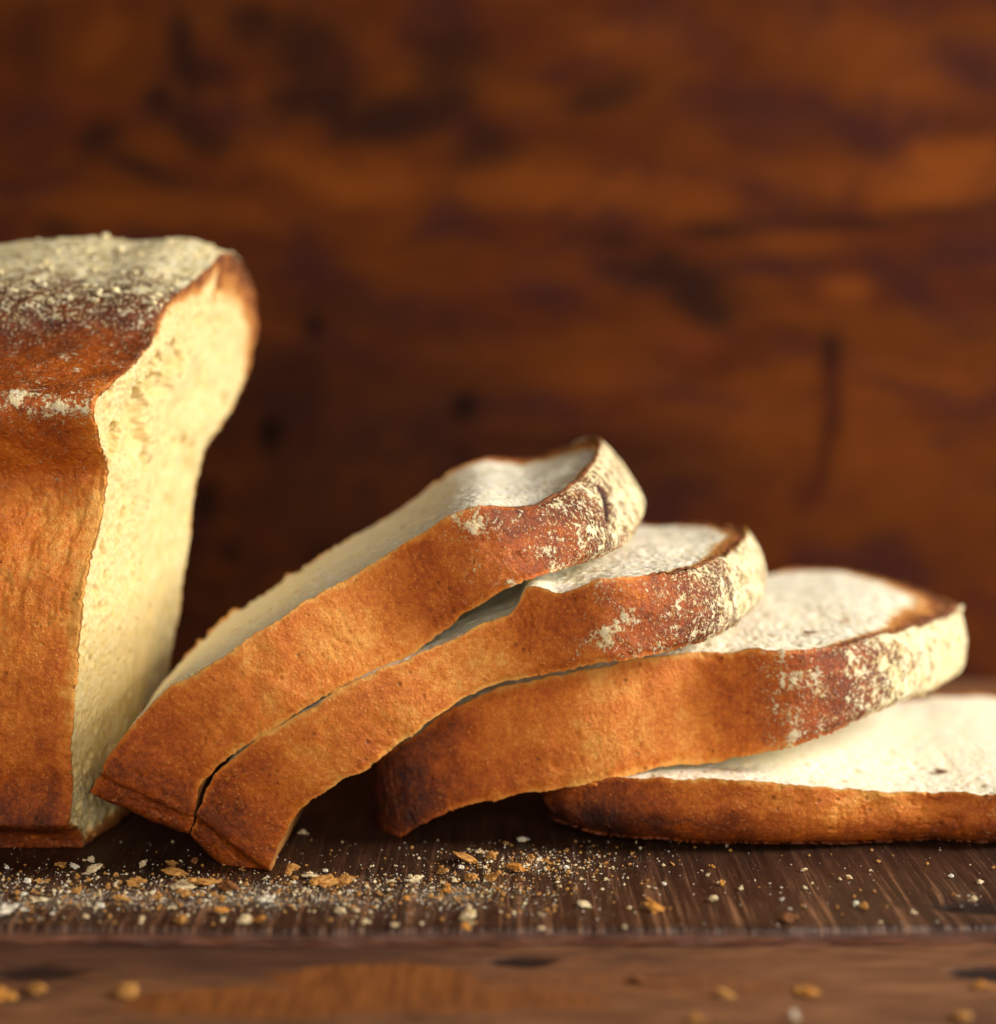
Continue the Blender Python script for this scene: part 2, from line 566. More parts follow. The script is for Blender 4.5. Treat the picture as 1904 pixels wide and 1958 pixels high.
def build_board():
    xs = np.concatenate([np.arange(-420, -135, 6.0), np.arange(-135, 136, 0.6), np.arange(136, 421, 6.0)])
    # section from the back, over the top, round the worn front edge, down the front face
    ys = np.concatenate([np.arange(150, 30, -5.0), np.arange(30, -46.5, -0.8)])
    sec = [(y, 0.0) for y in ys]
    for a in np.linspace(5, 85, 12):
        r = 2.2
        sec.append((BOARD_FRONT + r - r * math.sin(math.radians(a)), -r + r * math.cos(math.radians(a))))
    for z in np.linspace(-2.35, -BOARD_T - 0.05, 5):
        sec.append((BOARD_FRONT, z))
    sec = np.array(sec)
    X = np.repeat(xs, len(sec))
    Y = np.tile(sec[:, 0], len(xs))
    Z = np.tile(sec[:, 1], len(xs))
    w = sstep(-38, -50, Y)
    Y = Y - w * (edge_wobble(X) + 0.35 * w * fbm(np.stack([X / 9, Y * 0, Z / 2.2], 1), 3, 9))
    flat = Z > -0.01
    # the knot hollow near the right end of the front edge and chips in the edge
    kq = on_z(1865, 1727)
    kn = np.exp(-((X - kq[0]) / 9.0) ** 2 - ((Y - kq[1]) / 4.2) ** 2)
    kn = np.clip(kn * (1.1 + 0.5 * fbm(np.stack([X / 4, Y / 2, Z], 1), 3, 8)), 0, 1)
    groove = fbm(np.stack([X / 1.3, Y / 55, Y * 0], 1), 3, 14)
    Z = Z + np.where(flat, 0.10 * groove + 0.12 * fbm(np.stack([X / 25, Y / 25, Y * 0], 1), 2, 15) - 0.14, 0) - 1.6 * kn * (Z > -3)
    V = np.stack([X, Y, Z], 1)
    top = sstep(-2.2, -0.4, Z + 1.6 * kn)
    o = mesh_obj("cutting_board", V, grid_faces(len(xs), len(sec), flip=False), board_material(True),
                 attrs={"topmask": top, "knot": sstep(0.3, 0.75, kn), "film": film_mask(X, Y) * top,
                        "shade_fade": 0.25 + 0.75 * sstep(2, -34, Y + 9 * fbm(np.stack([X / 9, Y / 30, Y * 0], 1), 2, 71))})  # scratches fade towards the bread, deepening its contact shade in the colour
    tag(o, "dark brown wooden board with saw scratches, worn front edge, under the bread", "board")
    return o


build_board()


def build_table():
    xs = np.concatenate([np.arange(-450, -140, 10.0), np.arange(-140, 141, 0.9), np.arange(141, 451, 10.0)])
    ys = np.concatenate([np.arange(-300, -110, 6.0), np.arange(-110, -44, 0.9), np.arange(-44, 205, 8.0)])
    X, Y = np.meshgrid(xs, ys, indexing='ij')
    x, y = X.ravel(), Y.ravel()
    z = -BOARD_T + 0.25 * fbm(np.stack([x / 40, y / 7, x * 0], 1), 4, 61) - 0.12
    pat = np.zeros(len(x))
    n = fbm(np.stack([x / 10, y / 6, x * 0], 1), 4, 62)
    for px, py, rx, ry, s in ((720, 1880, 21, 11, 1.0), (480, 1915, 24, 8, 1), (850, 1912, 30, 7, .8), (1150, 1885, 40, 7, .35)):
        q = on_z(px, py, -BOARD_T)
        d = np.sqrt(((x - q[0]) / rx) ** 2 + ((y - q[1]) / ry) ** 2)
        pat = np.maximum(pat, s * (1 - sstep(0.75, 0.98, d + 0.45 * n)))
    kn = np.zeros(len(x))
    for px, py, rx, ry in ((1880, 1858, 7, 4), (1000, 1835, 6, 3), (60, 1855, 9, 4)):
        q = on_z(px, py, -BOARD_T)
        d = np.sqrt(((x - q[0]) / rx) ** 2 + ((y - q[1]) / ry) ** 2)
        kn = np.maximum(kn, 1 - sstep(0.6, 1.1, d + 0.5 * n))
    z = z - 0.8 * kn
    q = on_z(330, 1815, -BOARD_T)
    sn = fbm(np.stack([x / 26, y / 5, x * 0], 1), 4, 66)
    stain = (1 - sstep(0.5, 1.2, np.sqrt(((x - q[0]) / 75) ** 2 + ((y - q[1]) / 17) ** 2) + 0.7 * sn)) * 0.85
    o = mesh_obj("table_top", np.stack([x, y, z], 1), grid_faces(len(xs), len(ys)), board_material(False),
                 attrs={"patch": pat, "knot": kn, "stain": stain})
    tag(o, "brown wooden table surface in front of and under the dark board", "table")


build_table()

# ------------------------------------------------------------------ bread: the loaf's cross-section (u up the loaf, v front to back)
def curve_sample(pts, step):
    """smooth open polyline resampled at about `step` mm"""
    P = np.array(pts, float)
    for _ in range(2):
        Q = np.empty((2 * len(P), 2))
        Q[0] = P[0]
        Q[-1] = P[-1]
        Q[1:-1:2] = 0.75 * P[:-1] + 0.25 * P[1:]
        Q[2:-1:2] = 0.25 * P[:-1] + 0.75 * P[1:]
        P = Q
    d = np.concatenate([[0], np.cumsum(np.hypot(*np.diff(P, axis=0).T))])
    n = max(2, int(d[-1] / step))
    s = np.linspace(0, d[-1], n)
    return np.stack([np.interp(s, d, P[:, 0]), np.interp(s, d, P[:, 1])], 1)


def profile(front, back, fine=0.36, bottom=0.7, coarse=1.2):
    a = curve_sample(front, fine)
    b = curve_sample([front[-1]] + back, coarse)
    c = curve_sample([back[-1], (min(0.0, front[0][0]), 35), (min(0.0, front[0][0]), 20), front[0]], bottom)
    L = np.concatenate([a, b[1:], c[1:-1]])
    t = np.roll(L, -1, 0) - np.roll(L, 1, 0)
    t /= np.linalg.norm(t, axis=1)[:, None] + 1e-9
    nrm = np.stack([t[:, 1], -t[:, 0]], 1)                    # (u, v) outward
    # smooth the normals a little
    for _ in range(3):
        nrm = (np.roll(nrm, 1, 0) + nrm * 2 + np.roll(nrm, -1, 0)) / 4
    nrm /= np.linalg.norm(nrm, axis=1)[:, None]
    cen = L.mean(0)
    if np.mean(((L - cen) * nrm).sum(1)) < 0:
        nrm = -nrm
    arc = np.concatenate([[0], np.cumsum(np.linalg.norm(np.diff(L, axis=0), axis=1))])
    return L, nrm, arc, len(a)


def skeleton(L, front, back):
    F, B = np.array(front), np.array(back)[::-1]
    o = np.argsort(F[:, 0])
    u = np.clip(L[:, 0], 24, 100)
    return u, 0.5 * (np.interp(u, F[o, 0], F[o, 1]) + np.interp(u, B[:, 0], B[:, 1]))


def crust_masks(u, v, q, seed, dark_end=0.0, lift=0.0, loaf=False):
    """bake and flour from the height on the loaf; q = noise space (mm)"""
    n1 = fbm(q / 13.0, 4, seed)
    n2 = fbm(q / 5.0, 4, seed + 9)
    bake = np.interp(u, [0, 3.4, 3.7, 7, 14, 24, 40, 62, 72, 76, 83, 89, 92, 97, 104, 112, 130],
                     [0.60, 0.58, 0.68, 0.68, 0.50, 0.31, 0.23, 0.19, 0.24, 0.38, 0.36, 0.40, 0.50, 0.58, 0.68, 0.80, 0.85])
    bake = bake + 0.22 * n1 + 0.07 * n2 + dark_end * (1 - sstep(4, 46, u + 10 * n1))
    fl = np.interp(u + 1.5 * n1, [0, 80, 86, 90.0, 93.5, 97, 101, 105, 109, 114, 118, 130],
                   [0, 0.08, 0.26, 0.48, 0.30, 0.33, 0.41, 0.46, 0.51, 0.58, 0.64, 0.66])
    if loaf:
        fl = np.interp(u + 1.2 * n1, [0, 86, 88.5, 91.0, 93.5, 97, 104, 107, 110, 114, 117, 120, 130],
                       [0, 0.22, 0.30, 0.66, 0.34, 0.24, 0.30, 0.42, 0.46, 0.54, 0.68, 0.80, 0.84])
        bake = bake + 0.06 * sstep(98, 108, u)
    fl = np.clip(fl + lift * sstep(90, 104, u), 0, 1)
    patch = 0.5 + 1.0 * fbm(q / 4.0, 4, seed + 20)
    low = (1 - sstep(98, 106, u))
    fl = fl * (1 - low + low * np.clip(patch * 1.5 + 0.15, 0, 1.3))
    return np.clip(bake, 0, 1), np.clip(fl, 0, 1)


def crust_relief(q, u, fl, seed):
    w1, w2, _ = worley(q / 1.5, seed)
    w3, _, w3r = worley(q / 3.2, seed + 5)
    d = 0.85 * fbm(q / 14.0, 3, seed + 1) + 0.22 * fbm(q / 4.5, 3, seed + 11) + 0.09 * fbm(q / 2.2, 3, seed + 2)
    d -= 0.08 * (1 - sstep(0.10, 0.36, w1))                      # pin-holes
    d -= 0.22 * (1 - sstep(0.08, 0.26, w3)) * (w3r > 0.72)          # sparse larger pits
    d += 0.045 * fbm(q / 0.9, 2, seed + 6)
    # wrinkles gathered where the side wall bends under the dome, a few long creases elsewhere
    wr = np.abs(noise(np.stack([q[:, 0] / 2.6, q[:, 1] / 9.0, q[:, 2] / 9.0], 1) + 0.6 * noise(q / 5.0, seed + 7)[:, None], seed + 8))
    d -= 0.55 * (1 - sstep(0.0, 0.10, wr)) * (np.exp(-((u - 76) / 5.0) ** 2) + 0.35 * sstep(0.1, 0.5, noise(q / 18.0, seed + 9)) + 0.5 * (1 - sstep(8, 22, u)))
    d += fl * (0.22 + 0.30 * np.maximum(0, fbm(q / 1.3, 3, seed + 4)))
    return d


def crumb_relief(q, seed, rough=1.0):
    w1, _, r1 = worley(q / 1.7, seed)
    w2, _, r2 = worley(q / 3.6, seed + 7)
    w3, _, r3 = worley(q / 0.85, seed + 13)
    p1 = (1 - sstep(0.20, 0.55, w1)) * (0.3 + r1)
    p2 = (1 - sstep(0.15, 0.50, w2)) * (r2 > 0.72)
    d = 0.6 * fbm(q / 16.0, 3, seed + 2) + 0.24 * fbm(q / 3.5, 3, seed + 3) * rough + 0.20 * fbm(q / 1.0, 3, seed + 4)
    d = d - 0.26 * p1 - 0.60 * p2 - 0.12 * (1 - sstep(0.2, 0.6, w3))
    return 1.35 * d * rough, np.clip(0.45 * p1 + 0.8 * p2 + 0.25 * sstep(0.05, 0.5, -fbm(q / 3.5, 3, seed + 3)), 0, 1)


SLICES = {
    1: [(4, 190, 1480, 367, 1563), (11, 228, 1418, 384, 1507), (18, 285, 1352, 414, 1471), (38, 450, 1240, 549, 1376), (53, 562, 1165, 657, 1313), (70, 700, 1085, 791, 1249),
        (75, 752, 1055, 840, 1215), (83, 815, 1012, 905, 1165), (88, 868, 982, 950, 1140), (92, 912, 969, 990, 1116), (97, 965, 971, 1040, 1100), (102, 1022, 966, 1092, 1088), (108, 1088, 930, 1165, 1062), (114, 1124, 898, 1200, 1042), (126, 1150, 842, 1238, 970)],
    2: [(4, 374, 1562, 515, 1668), (11, 398, 1505, 543, 1592), (18, 436, 1458, 578, 1546), (38, 610, 1342, 715, 1460), (53, 745, 1272, 830, 1375), (70, 915, 1200, 960, 1305),
        (75, 984, 1166, 1016, 1294), (77.5, 1004, 1130, 1036, 1290), (83, 1065, 1130, 1090, 1281), (91, 1150, 1110, 1180, 1265), (108, 1340, 1082, 1370, 1220), (126, 1432, 1018, 1464, 1135)],
    3: [(0, 735, 1440, 752, 1603), (12, 820, 1385, 835, 1562), (25, 930, 1325, 960, 1529), (45, 1110, 1283, 1150, 1496), (60, 1230, 1258, 1270, 1470),
        (75, 1355, 1245, 1395, 1452), (83, 1430, 1245, 1455, 1440), (91, 1505, 1244, 1520, 1428), (108, 1690, 1212, 1715, 1352), (126, 1832, 1162, 1830, 1285)],
    4: [(0, 1085, 1492, 1070, 1580), (10, 1180, 1490, 1170, 1605), (25, 1320, 1490, 1310, 1618), (45, 1510, 1500, 1505, 1622), (60, 1650, 1510, 1650, 1624),
        (75, 1790, 1515, 1790, 1628), (83, 1866, 1517, 1865, 1630), (91, 1942, 1517, 1940, 1628), (108, 2115, 1492, 2115, 1600), (126, 2240, 1430, 2240, 1520)],
}
S_FRONT = [(-2.6, 9.0), (-2.3, 5.0), (-1.0, 3.3), (1.4, 2.5), (3.2, 1.8), (3.7, -0.4), (4.4, -1.9), (8, -2.4), (12, -3), (25, -5), (38, -4.8), (50, -3), (60, 0), (66, 1.6), (72, 3.2), (76, 3.6),
           (80, 3.0), (84, 1.9), (88, 1.2), (92, 1.4), (96, 3.0), (100, 5.8), (103, 9.0), (106, 13), (110, 20), (114, 28), (118, 38), (121.5, 47), (124.5, 57), (126, 66)]
S_BACK = [(126.6, 69), (126, 74), (124, 79), (121, 87), (117, 95), (111, 101), (105, 103), (100, 102), (95, 98), (91, 93), (86, 87), (82, 80), (78, 73), (70, 68), (59, 63),
          (41, 58), (28, 54), (10, 49), (3, 47), (0, 45)]
S_BACK1 = [(126.6, 68), (126, 71), (124, 75), (121, 80), (117, 83), (111, 85), (105, 86), (100, 85), (95, 82), (91, 79), (86, 76), (82, 73), (78, 71), (70, 67), (59, 63),
           (41, 58), (28, 54), (10, 48), (3, 46), (0, 44)]
S_BACK4 = [(126.6, 69), (126, 74), (124, 80), (121, 88), (117, 94), (111, 98), (105, 99), (100, 98), (95, 96.5), (91, 95), (86, 93), (82, 91.5), (78, 90), (70, 87), (59, 83),
           (41, 77), (28, 71), (10, 62), (3, 58), (0, 54)]
S_ROUND = [(-5.6, 14), (-5.0, 9.5), (-3.8, 6.2), (-2.0, 3.4), (0.2, 1.3), (2.4, -0.1), (4.8, -1.3)] + [p for p in S_FRONT if p[0] >= 8]
FA = np.array(S_FRONT)


def front_v(u):
    return np.interp(u, FA[:, 0], FA[:, 1])


def cubic(xk, yk):
    """smooth interpolant (Hermite, finite-difference slopes) with linear ends"""
    xk, yk = np.array(xk, float), np.array(yk, float)
    sl = np.diff(yk) / np.diff(xk)
    m = np.concatenate([[sl[0]], (sl[:-1] * np.diff(xk)[1:] + sl[1:] * np.diff(xk)[:-1]) / (xk[2:] - xk[:-2]), [sl[-1]]])

    def f(x):
        i = np.clip(np.searchsorted(xk, x) - 1, 0, len(xk) - 2)
        h = xk[i + 1] - xk[i]
        t = (x - xk[i]) / h
        tc = np.clip(t, 0, 1)
        y = ((2 * tc ** 3 - 3 * tc ** 2 + 1) * yk[i] + (tc ** 3 - 2 * tc ** 2 + tc) * h * m[i]
             + (-2 * tc ** 3 + 3 * tc ** 2) * yk[i + 1] + (tc ** 3 - tc ** 2) * h * m[i + 1])
        return y + np.where(t < 0, t * h * m[0], 0) + np.where(t > 1, (t - 1) * h * m[-1], 0)
    return f


class SliceFrame:
    def __init__(self, k, contact, yaw, roll=0.0, min_z=None):
        self.org = on_z(*contact)
        self.k = k
        a = math.radians(yaw)
        self.dv = np.array([math.sin(a), math.cos(a), 0])
        self.ax = np.array([math.cos(a), -math.sin(a), 0])
        self.roll = roll
        T, B, us = [], [], []
        for u, tx, ty, bx, by in SLICES[k]:
            vf = front_v(u)
            r = []
            for x, y in ((tx, ty), (bx, by)):
                # front edge point lies in the plane v = vf
                P = on_plane(x, y, self.org + self.dv * vf, self.dv) - self.org
                r.append((P @ self.ax, P[2] - roll * vf))
            us.append(u)
            T.append(r[0])
            B.append(r[1])
        T, B = np.array(T), np.array(B)
        if min_z is not None and k == 4:
            B[:, 1] = np.maximum(B[:, 1], 0.5)
        self.xt, self.zt = cubic(us, T[:, 0]), cubic(us, T[:, 1])
        self.xb, self.zb = cubic(us, B[:, 0]), cubic(us, B[:, 1])
        self.min_z = min_z

    def pos(self, u, v, tau, dn=0.0):
        xt, zt, xb, zb = self.xt(u), self.zt(u), self.xb(u), self.zb(u)
        q = np.stack([u / 13.0 + 50 * self.k, v / 16.0, u * 0], 1)
        zt = zt + (0.25 if self.k == 4 else 0.55) * fbm(q, 2, 900)
        zb = zb + 0.55 * fbm(q, 2, 950)
        tx, tz = xt - xb, zt - zb
        ln = np.hypot(tx, tz) + 1e-9
        X = xb + tx * tau + tx / ln * dn
        Z = zb + tz * tau + tz / ln * dn + self.roll * v
        if self.min_z is not None:
            Z = np.maximum(Z, self.min_z)
        return self.org[None] + X[:, None] * self.ax[None] + v[:, None] * self.dv[None] + Z[:, None] * np.array([[0, 0, 1.0]])


def build_slice(k, contact, yaw, roll, label, dark_end=0.0, lift=0.0, heel=False, seed=0, dip=0.0, back=None):
    back = back or S_BACK
    front = S_ROUND if k > 2 else S_FRONT
    F = SliceFrame(k, contact, yaw, roll, min_z=0.05)
    L, nr, arc, nfront = profile(front, back)
    ns = len(L)
    root = empty("bread_slice", F.org * np.array([1, 1, 0]), label, "bread slice", "slices of bread fanned out beside the loaf")
    off = seed * 137.0
    # ---- crust band
    nt = 46
    tau = np.linspace(0, 1, nt)
    U = np.repeat(L[:, 0], nt)
    V = np.repeat(L[:, 1], nt)
    NU = np.repeat(nr[:, 0], nt)
    NV = np.repeat(nr[:, 1], nt)
    TAU = np.tile(tau, ns)
    th = 17.0
    Q = np.stack([U + off, V, TAU * th], 1)
    bake, fl = crust_masks(U, V, Q, 100 + seed, dark_end, lift)
    d = crust_relief(Q, U, fl, 200 + seed)
    if heel:
        rd = np.clip(1 - TAU / 0.62, 0, 1)
        d = d - 6.0 * (1 - np.sqrt(np.clip(1 - rd * rd * 0.96, 0, 1)))
        bake = np.clip(bake + 0.34 * sstep(0.75, 0.10, TAU + 0.10 * fbm(Q / 9, 3, 5)), 0, 1)
    else:
        # the bottom rim is a touch rounded, the knife edge slightly crushed
        d = d - 0.5 * sstep(0.12, 0.0, TAU) - 0.35 * sstep(0.95, 1.0, TAU)
        dome = sstep(94, 106, U)
        d = d + dome * (1.3 * (1 - (2 * TAU - 1) ** 2) - 1.1 * np.abs(2 * TAU - 1) ** 5)
    # the blade drags crumbs of crust out: pale ragged line at both edges
    irr = 0.25 + 1.7 * np.abs(noise(np.stack([arc / 9.0 + off, arc * 0 + 31, arc * 0], 1), 310 + seed))
    edge_n = fbm(np.stack([arc / 1.6 + off, arc * 0, arc * 0], 1), 4, 300 + seed) * 0.85 * irr + fbm(np.stack([arc / 7 + off, arc * 0, arc * 0], 1), 2, 301 + seed) * 0.9
    if k == 1:
        bm_ = (np.arange(ns) >= nfront) * sstep(70, 40, L[:, 0]) * sstep(4, 14, L[:, 0])
        edge_n = edge_n + bm_ * (1.6 * np.abs(fbm(np.stack([arc / 3.0, arc * 0 + 2, arc * 0], 1), 3, 345)) * 2 - 0.3)
    edge_b = fbm(np.stack([arc / 1.0 + off, arc * 0 + 9, arc * 0], 1), 4, 302 + seed) * 1.0 * irr + fbm(np.stack([arc / 6 + off, arc * 0 + 5, arc * 0], 1), 2, 303 + seed) * 0.8
    wt = sstep(0.80, 1.0, TAU)
    wb = 0.0 if heel else sstep(0.22, 0.0, TAU)
    dn = np.repeat(edge_n, nt) * wt + np.repeat(edge_b, nt) * wb
    bake = np.clip(bake - 0.30 * sstep(0.93, 1.0, TAU + 0.05 * fbm(Q / 2.0, 2, 9)) * (1 - sstep(92, 104, U)), 0, 1)
    if not heel:
        bake = np.clip(bake - 0.22 * sstep(0.08, 0.0, TAU + 0.05 * fbm(Q / 2.0, 2, 19)), 0, 1)
    if k > 2:
        bake = np.clip(bake + 0.06 * (1 - sstep(-3, 9, U)), 0, 1)
    if k == 1:      # the curved split in the floury end of this slice
        cu = 111.5 + 2.2 * np.sin((TAU - 0.45) * 5)
        cr = np.exp(-((U - cu) / 0.55) ** 2) * sstep(0.36, 0.44, TAU) * (1 - sstep(0.74, 0.80, TAU)) * (np.arange(ns).repeat(nt) < nfront)
        d = d - 1.5 * cr
        bake = np.clip(bake + 0.6 * cr, 0, 1)
        fl = fl * (1 - np.clip(1.6 * cr, 0, 1))
    P = F.pos(U + NU * d, V + NV * d, TAU, dn)
    mesh_obj("crust", P, grid_faces(ns, nt, wrap_a=True, flip=True), M_CRUST, root, {"bake": bake, "flour": fl})
    # ---- soft faces
    ku, kv = skeleton(L, front, back)
    for nm, t_, nrad, flip in (("soft_face", 1.0, 100, False), ("soft_face", 0.0, 14, True)):
        if heel and t_ == 0.0:
            nm = "bottom_crust"
        r = np.linspace(0, 1, nrad) ** 0.85
        R = np.tile(r, ns)
        U0 = np.repeat(L[:, 0], nrad)
        V0 = np.repeat(L[:, 1], nrad)
        KU, KV = np.repeat(ku, nrad), np.repeat(kv, nrad)
        d_edge = P.reshape(ns, nt, 3)  # keep the rim welded to the crust band
        U1 = KU + (U0 - KU) * R
        V1 = KV + (V0 - KV) * R
        dist = (1 - R) * np.hypot(U0 - KU, V0 - KV)
        Qf = np.stack([U1 + off, V1, np.full(len(U1), 40.0 * t_ + 3.3)], 1)
        sgn = 1.0 if t_ > 0.5 else -1.0
        if t_ > 0.5:
            rel, pit = crumb_relief(Qf, 400 + seed, 0.55 if heel else 0.85)
            rim = sstep(0.0, 1.6, dist)
            rel = rel * (0.45 + 0.55 * rim) - 0.25 * rim
            if dip:
                rel = rel - dip * np.exp(-((dist - 9) / 6.0) ** 2) * sstep(88, 104, U0)
        else:
            rel, pit = 0.4 * fbm(Qf / 3.0, 3, 500 + seed), np.zeros(len(U1))
            rim = sstep(0.0, 2.5, dist)
            rel = rel * rim
        e_n = np.repeat(edge_n if t_ > 0.5 else (edge_b * (0 if heel else 1)), nrad)
        dnf = sgn * rel + e_n * np.exp(-dist / 1.5)
        Pf = F.pos(U1, V1, np.full(len(U1), t_), dnf)
        Pf = Pf.reshape(ns, nrad, 3)
        Pf[:, -1] = d_edge[:, -1 if t_ > 0.5 else 0]
        # thin baked rim, thicker towards the domed top
        wide = np.interp(U0, [0, 6, 20, 75, 92, 104, 116, 126], [2.2, 1.5, 1.0, 0.9, 1.4, 4.0, 7.5, 8.5])
        edge = np.exp(-(dist / wide) ** 2.2) * np.interp(U0, [0, 20, 80, 100, 126], [0.8, 0.55, 0.55, 0.9, 1.0])
        edge = np.clip(edge * (1 + 0.5 * fbm(Qf / 4.0, 3, 610)), 0, 1)
        if t_ < 0.5:
            edge = np.maximum(edge, 0.6 * (1 - sstep(8, 26, U1)))  # underside browned near the lower end, shade painted into its colour
        if heel and t_ == 0.0:
            mesh_obj(nm, Pf.reshape(-1, 3), grid_faces(ns, nrad, True, flip), M_CRUST, root,
                     {"bake": np.full(len(U1), 0.75), "flour": np.zeros(len(U1))})
        else:
            mesh_obj(nm, Pf.reshape(-1, 3), grid_faces(ns, nrad, True, flip), M_SOFT, root, {"edge": edge, "pit": pit})
    return root, F


S1, F1 = build_slice(1, (515, 1666), 0, 0.05, "topmost bread slice, steepest of the fan, flour on its raised right end", seed=1, dip=1.2, back=S_BACK1)
S2, F2 = build_slice(2, (515, 1666), 2, 0.0, "second bread slice from the top, its lower tip touching the board in front", seed=2)
S3, F3 = build_slice(3, (752, 1603), 4, 0.035, "third bread slice from the top, dark left end, heavily floured right end", dark_end=0.14, seed=3, lift=0.10)
S4, F4 = build_slice(4, (1505, 1622), 4, 0.02, "lowest bread slice lying flat on the board, running out at right", heel=True, seed=4, back=S_BACK4)

# ------------------------------------------------------------------ the loaf
LPSI, LLAM = math.radians(9.5), math.radians(5)
L_DV = np.array([math.sin(LPSI), math.cos(LPSI), 0])
_ax = np.array([math.cos(LPSI), -math.sin(LPSI), 0])
L_UP = np.array([0, 0, 1.0]) * math.cos(LLAM) + _ax * math.sin(LLAM)
L_N = np.cross(L_UP, L_DV)
L_N = L_N if L_N[0] > 0 else -L_N
L_P0 = on_z(158, 1622)
FPX = [(158, 1618), (156, 1600), (150, 1588), (128, 1582), (132, 1560), (139, 1512), (135, 1455), (137, 1398), (142, 1341), (146, 1284), (152, 1208), (158, 1151), (171, 1075), (190, 1010),
       (200, 961), (203, 925), (205, 896), (191, 852), (181, 809), (178, 775), (190, 751), (213, 733), (248, 701), (274, 672), (294, 640), (303, 602),
       (313, 580), (344, 555), (376, 530), (405, 500), (425, 482)]
BPX = [(446, 481), (466, 503), (483, 544), (492, 592), (494, 631), (486, 669), (478, 713), (460, 748), (443, 785), (419, 823), (392, 858), (381, 902), (373, 946), (365, 1018),
       (353, 1094), (344, 1170), (334, 1227), (323, 1276)]


def l_uv(px, py):
    q = on_plane(px, py, L_P0, L_N) - L_P0
    return (max(0.0, float(q @ L_UP)), float(q @ L_DV))


def build_loaf():
    seed = 30
    fr = [l_uv(*p) for p in FPX]
    bk = [l_uv(*p) for p in BPX]
    bk += [(20, bk[-1][1] - 1), (8, bk[-1][1] - 2), (0, bk[-1][1] - 5)]
    fr[0] = (0.0, fr[0][1])
    L, nr, arc, nfront = profile(fr, bk, fine=0.36)
    ns = len(L)
    root = empty("bread_loaf", (L_P0[0] - 30, L_P0[1] + 35, 0), "cut white loaf standing upright at left, floured dark top, golden sides", "loaf")
    # distance back along the loaf from the cut
    D = np.concatenate([np.arange(0, 34, 0.36), np.arange(34, 52, 1.0), np.arange(52, 150, 5.0)])
    nd = len(D)
    U = np.repeat(L[:, 0], nd)
    V = np.repeat(L[:, 1], nd)
    NU, NV = np.repeat(nr[:, 0], nd), np.repeat(nr[:, 1], nd)
    DD = np.tile(D, ns)
    Q = np.stack([DD + 300, V, U], 1)
    bake, fl = crust_masks(U, V, Q, 130, 0.0, 0.0, True)
    isf = np.repeat(np.arange(ns) < nfront, nd)
    bake = np.clip(bake + 0.10 * sstep(30, 8, U) - 0.20 * (1 - sstep(0.5, 4.0, DD + 1.2 * fbm(Q / 3, 3, 4))) * (U < 95), 0, 1)  # lighter along the cut: light glowing through the crust, painted in
    d = crust_relief(Q, U, fl, 230)
    # stretched skin: fine ridges running up the side wall
    d += 0.22 * fbm(np.stack([DD / 2.2 + 0.05 * U, U / 11.0, V * 0], 1), 4, 231) * (1 - sstep(70, 90, U))
    # bellied sides between the tin marks, deep crease along the foot
    d += 0.8 * np.sin(np.clip(DD / 60, 0, 1) * 3) * sstep(20, 60, U)
    d += 0.9 * fbm(Q / 22.0, 3, 234) * sstep(0, 12, DD) * sstep(6, 20, U)
    d -= 0.55 * (1 - sstep(0.0, 0.35, DD))
    # lumpy flour on top
    d += fl * sstep(104, 112, U) * 0.9 * np.maximum(0, fbm(Q / 3.2, 3, 232)) ** 1.0
    tr = sstep(96, 122, U)
    rise = tr * (2.3 * sstep(0, 9, DD) - 1.6 * sstep(12, 24, DD) * (0.6 + 0.5 * np.sin(DD / 8.0)))
    cut_n = fbm(np.stack([arc / 1.1, arc * 0, arc * 0], 1), 4, 330) * 0.7 + fbm(np.stack([arc / 8.0, arc * 0, arc * 0], 1), 2, 331) * 0.6
    irr = 0.2 + 1.7 * np.abs(noise(np.stack([arc / 11.0, arc * 0 + 31, arc * 0], 1), 335))
    cut_j = fbm(np.stack([arc / 1.8, arc * 0 + 4, arc * 0], 1), 3, 333) * 0.6 * irr + fbm(np.stack([arc / 5.0, arc * 0 + 7, arc * 0], 1), 2, 334) * 0.7
    d = d + np.repeat(cut_j, nd) * (1 - sstep(0, 2.2, DD))
    cn = np.repeat(cut_n, nd) * (1 - sstep(0, 3, DD))
    end = sstep(120, 150, DD)
    Uc, Vc = 55.0, 40.0
    uu = (U + NU * d) * (1 - end * 0.15) + rise
    vv = Vc + (V + NV * d - Vc) * (1 - end * 0.2)
    P = L_P0[None] + vv[:, None] * L_DV + uu[:, None] * L_UP + cn[:, None] * L_N + DD[:, None] * np.array([[-1.0, 0, 0]])
    P[:, 2] = np.maximum(P[:, 2], 0.05)
    mesh_obj("crust", P, grid_faces(ns, nd, wrap_a=True, flip=False), M_CRUST, root, {"bake": bake, "flour": fl})
    # cut face
    F_, B_ = np.array(fr), np.array(bk)[::-1]
    ku = np.clip(L[:, 0], 20, 102)
    kv = np.interp(ku, [0, 20, 60, 75, 85, 95, 102], [22, 22, 25, 29, 32, 40, 52])
    nrad = 130
    r = np.linspace(0, 1, nrad) ** 0.85
    R = np.tile(r, ns)
    U0, V0 = np.repeat(L[:, 0], nrad), np.repeat(L[:, 1], nrad)
    KU, KV = np.repeat(ku, nrad), np.repeat(kv, nrad)
    U1, V1 = KU + (U0 - KU) * R, KV + (V0 - KV) * R
    dist = (1 - R) * np.hypot(U0 - KU, V0 - KV)
    Qf = np.stack([U1, V1, np.full(len(U1), 77.0)], 1)
    rel, pit = crumb_relief(Qf, 430, 1.0)
    # torn ledges in the upper half of the cut
    led = fbm(np.stack([U1 / 16 + V1 / 30, V1 / 13, V1 * 0], 1), 3, 431)
    rel += 2.0 * (sstep(-0.26, 0.30, led) - 0.5) * sstep(62, 76, U1) * (1 - sstep(98, 106, U1)) * sstep(2, 7, dist)
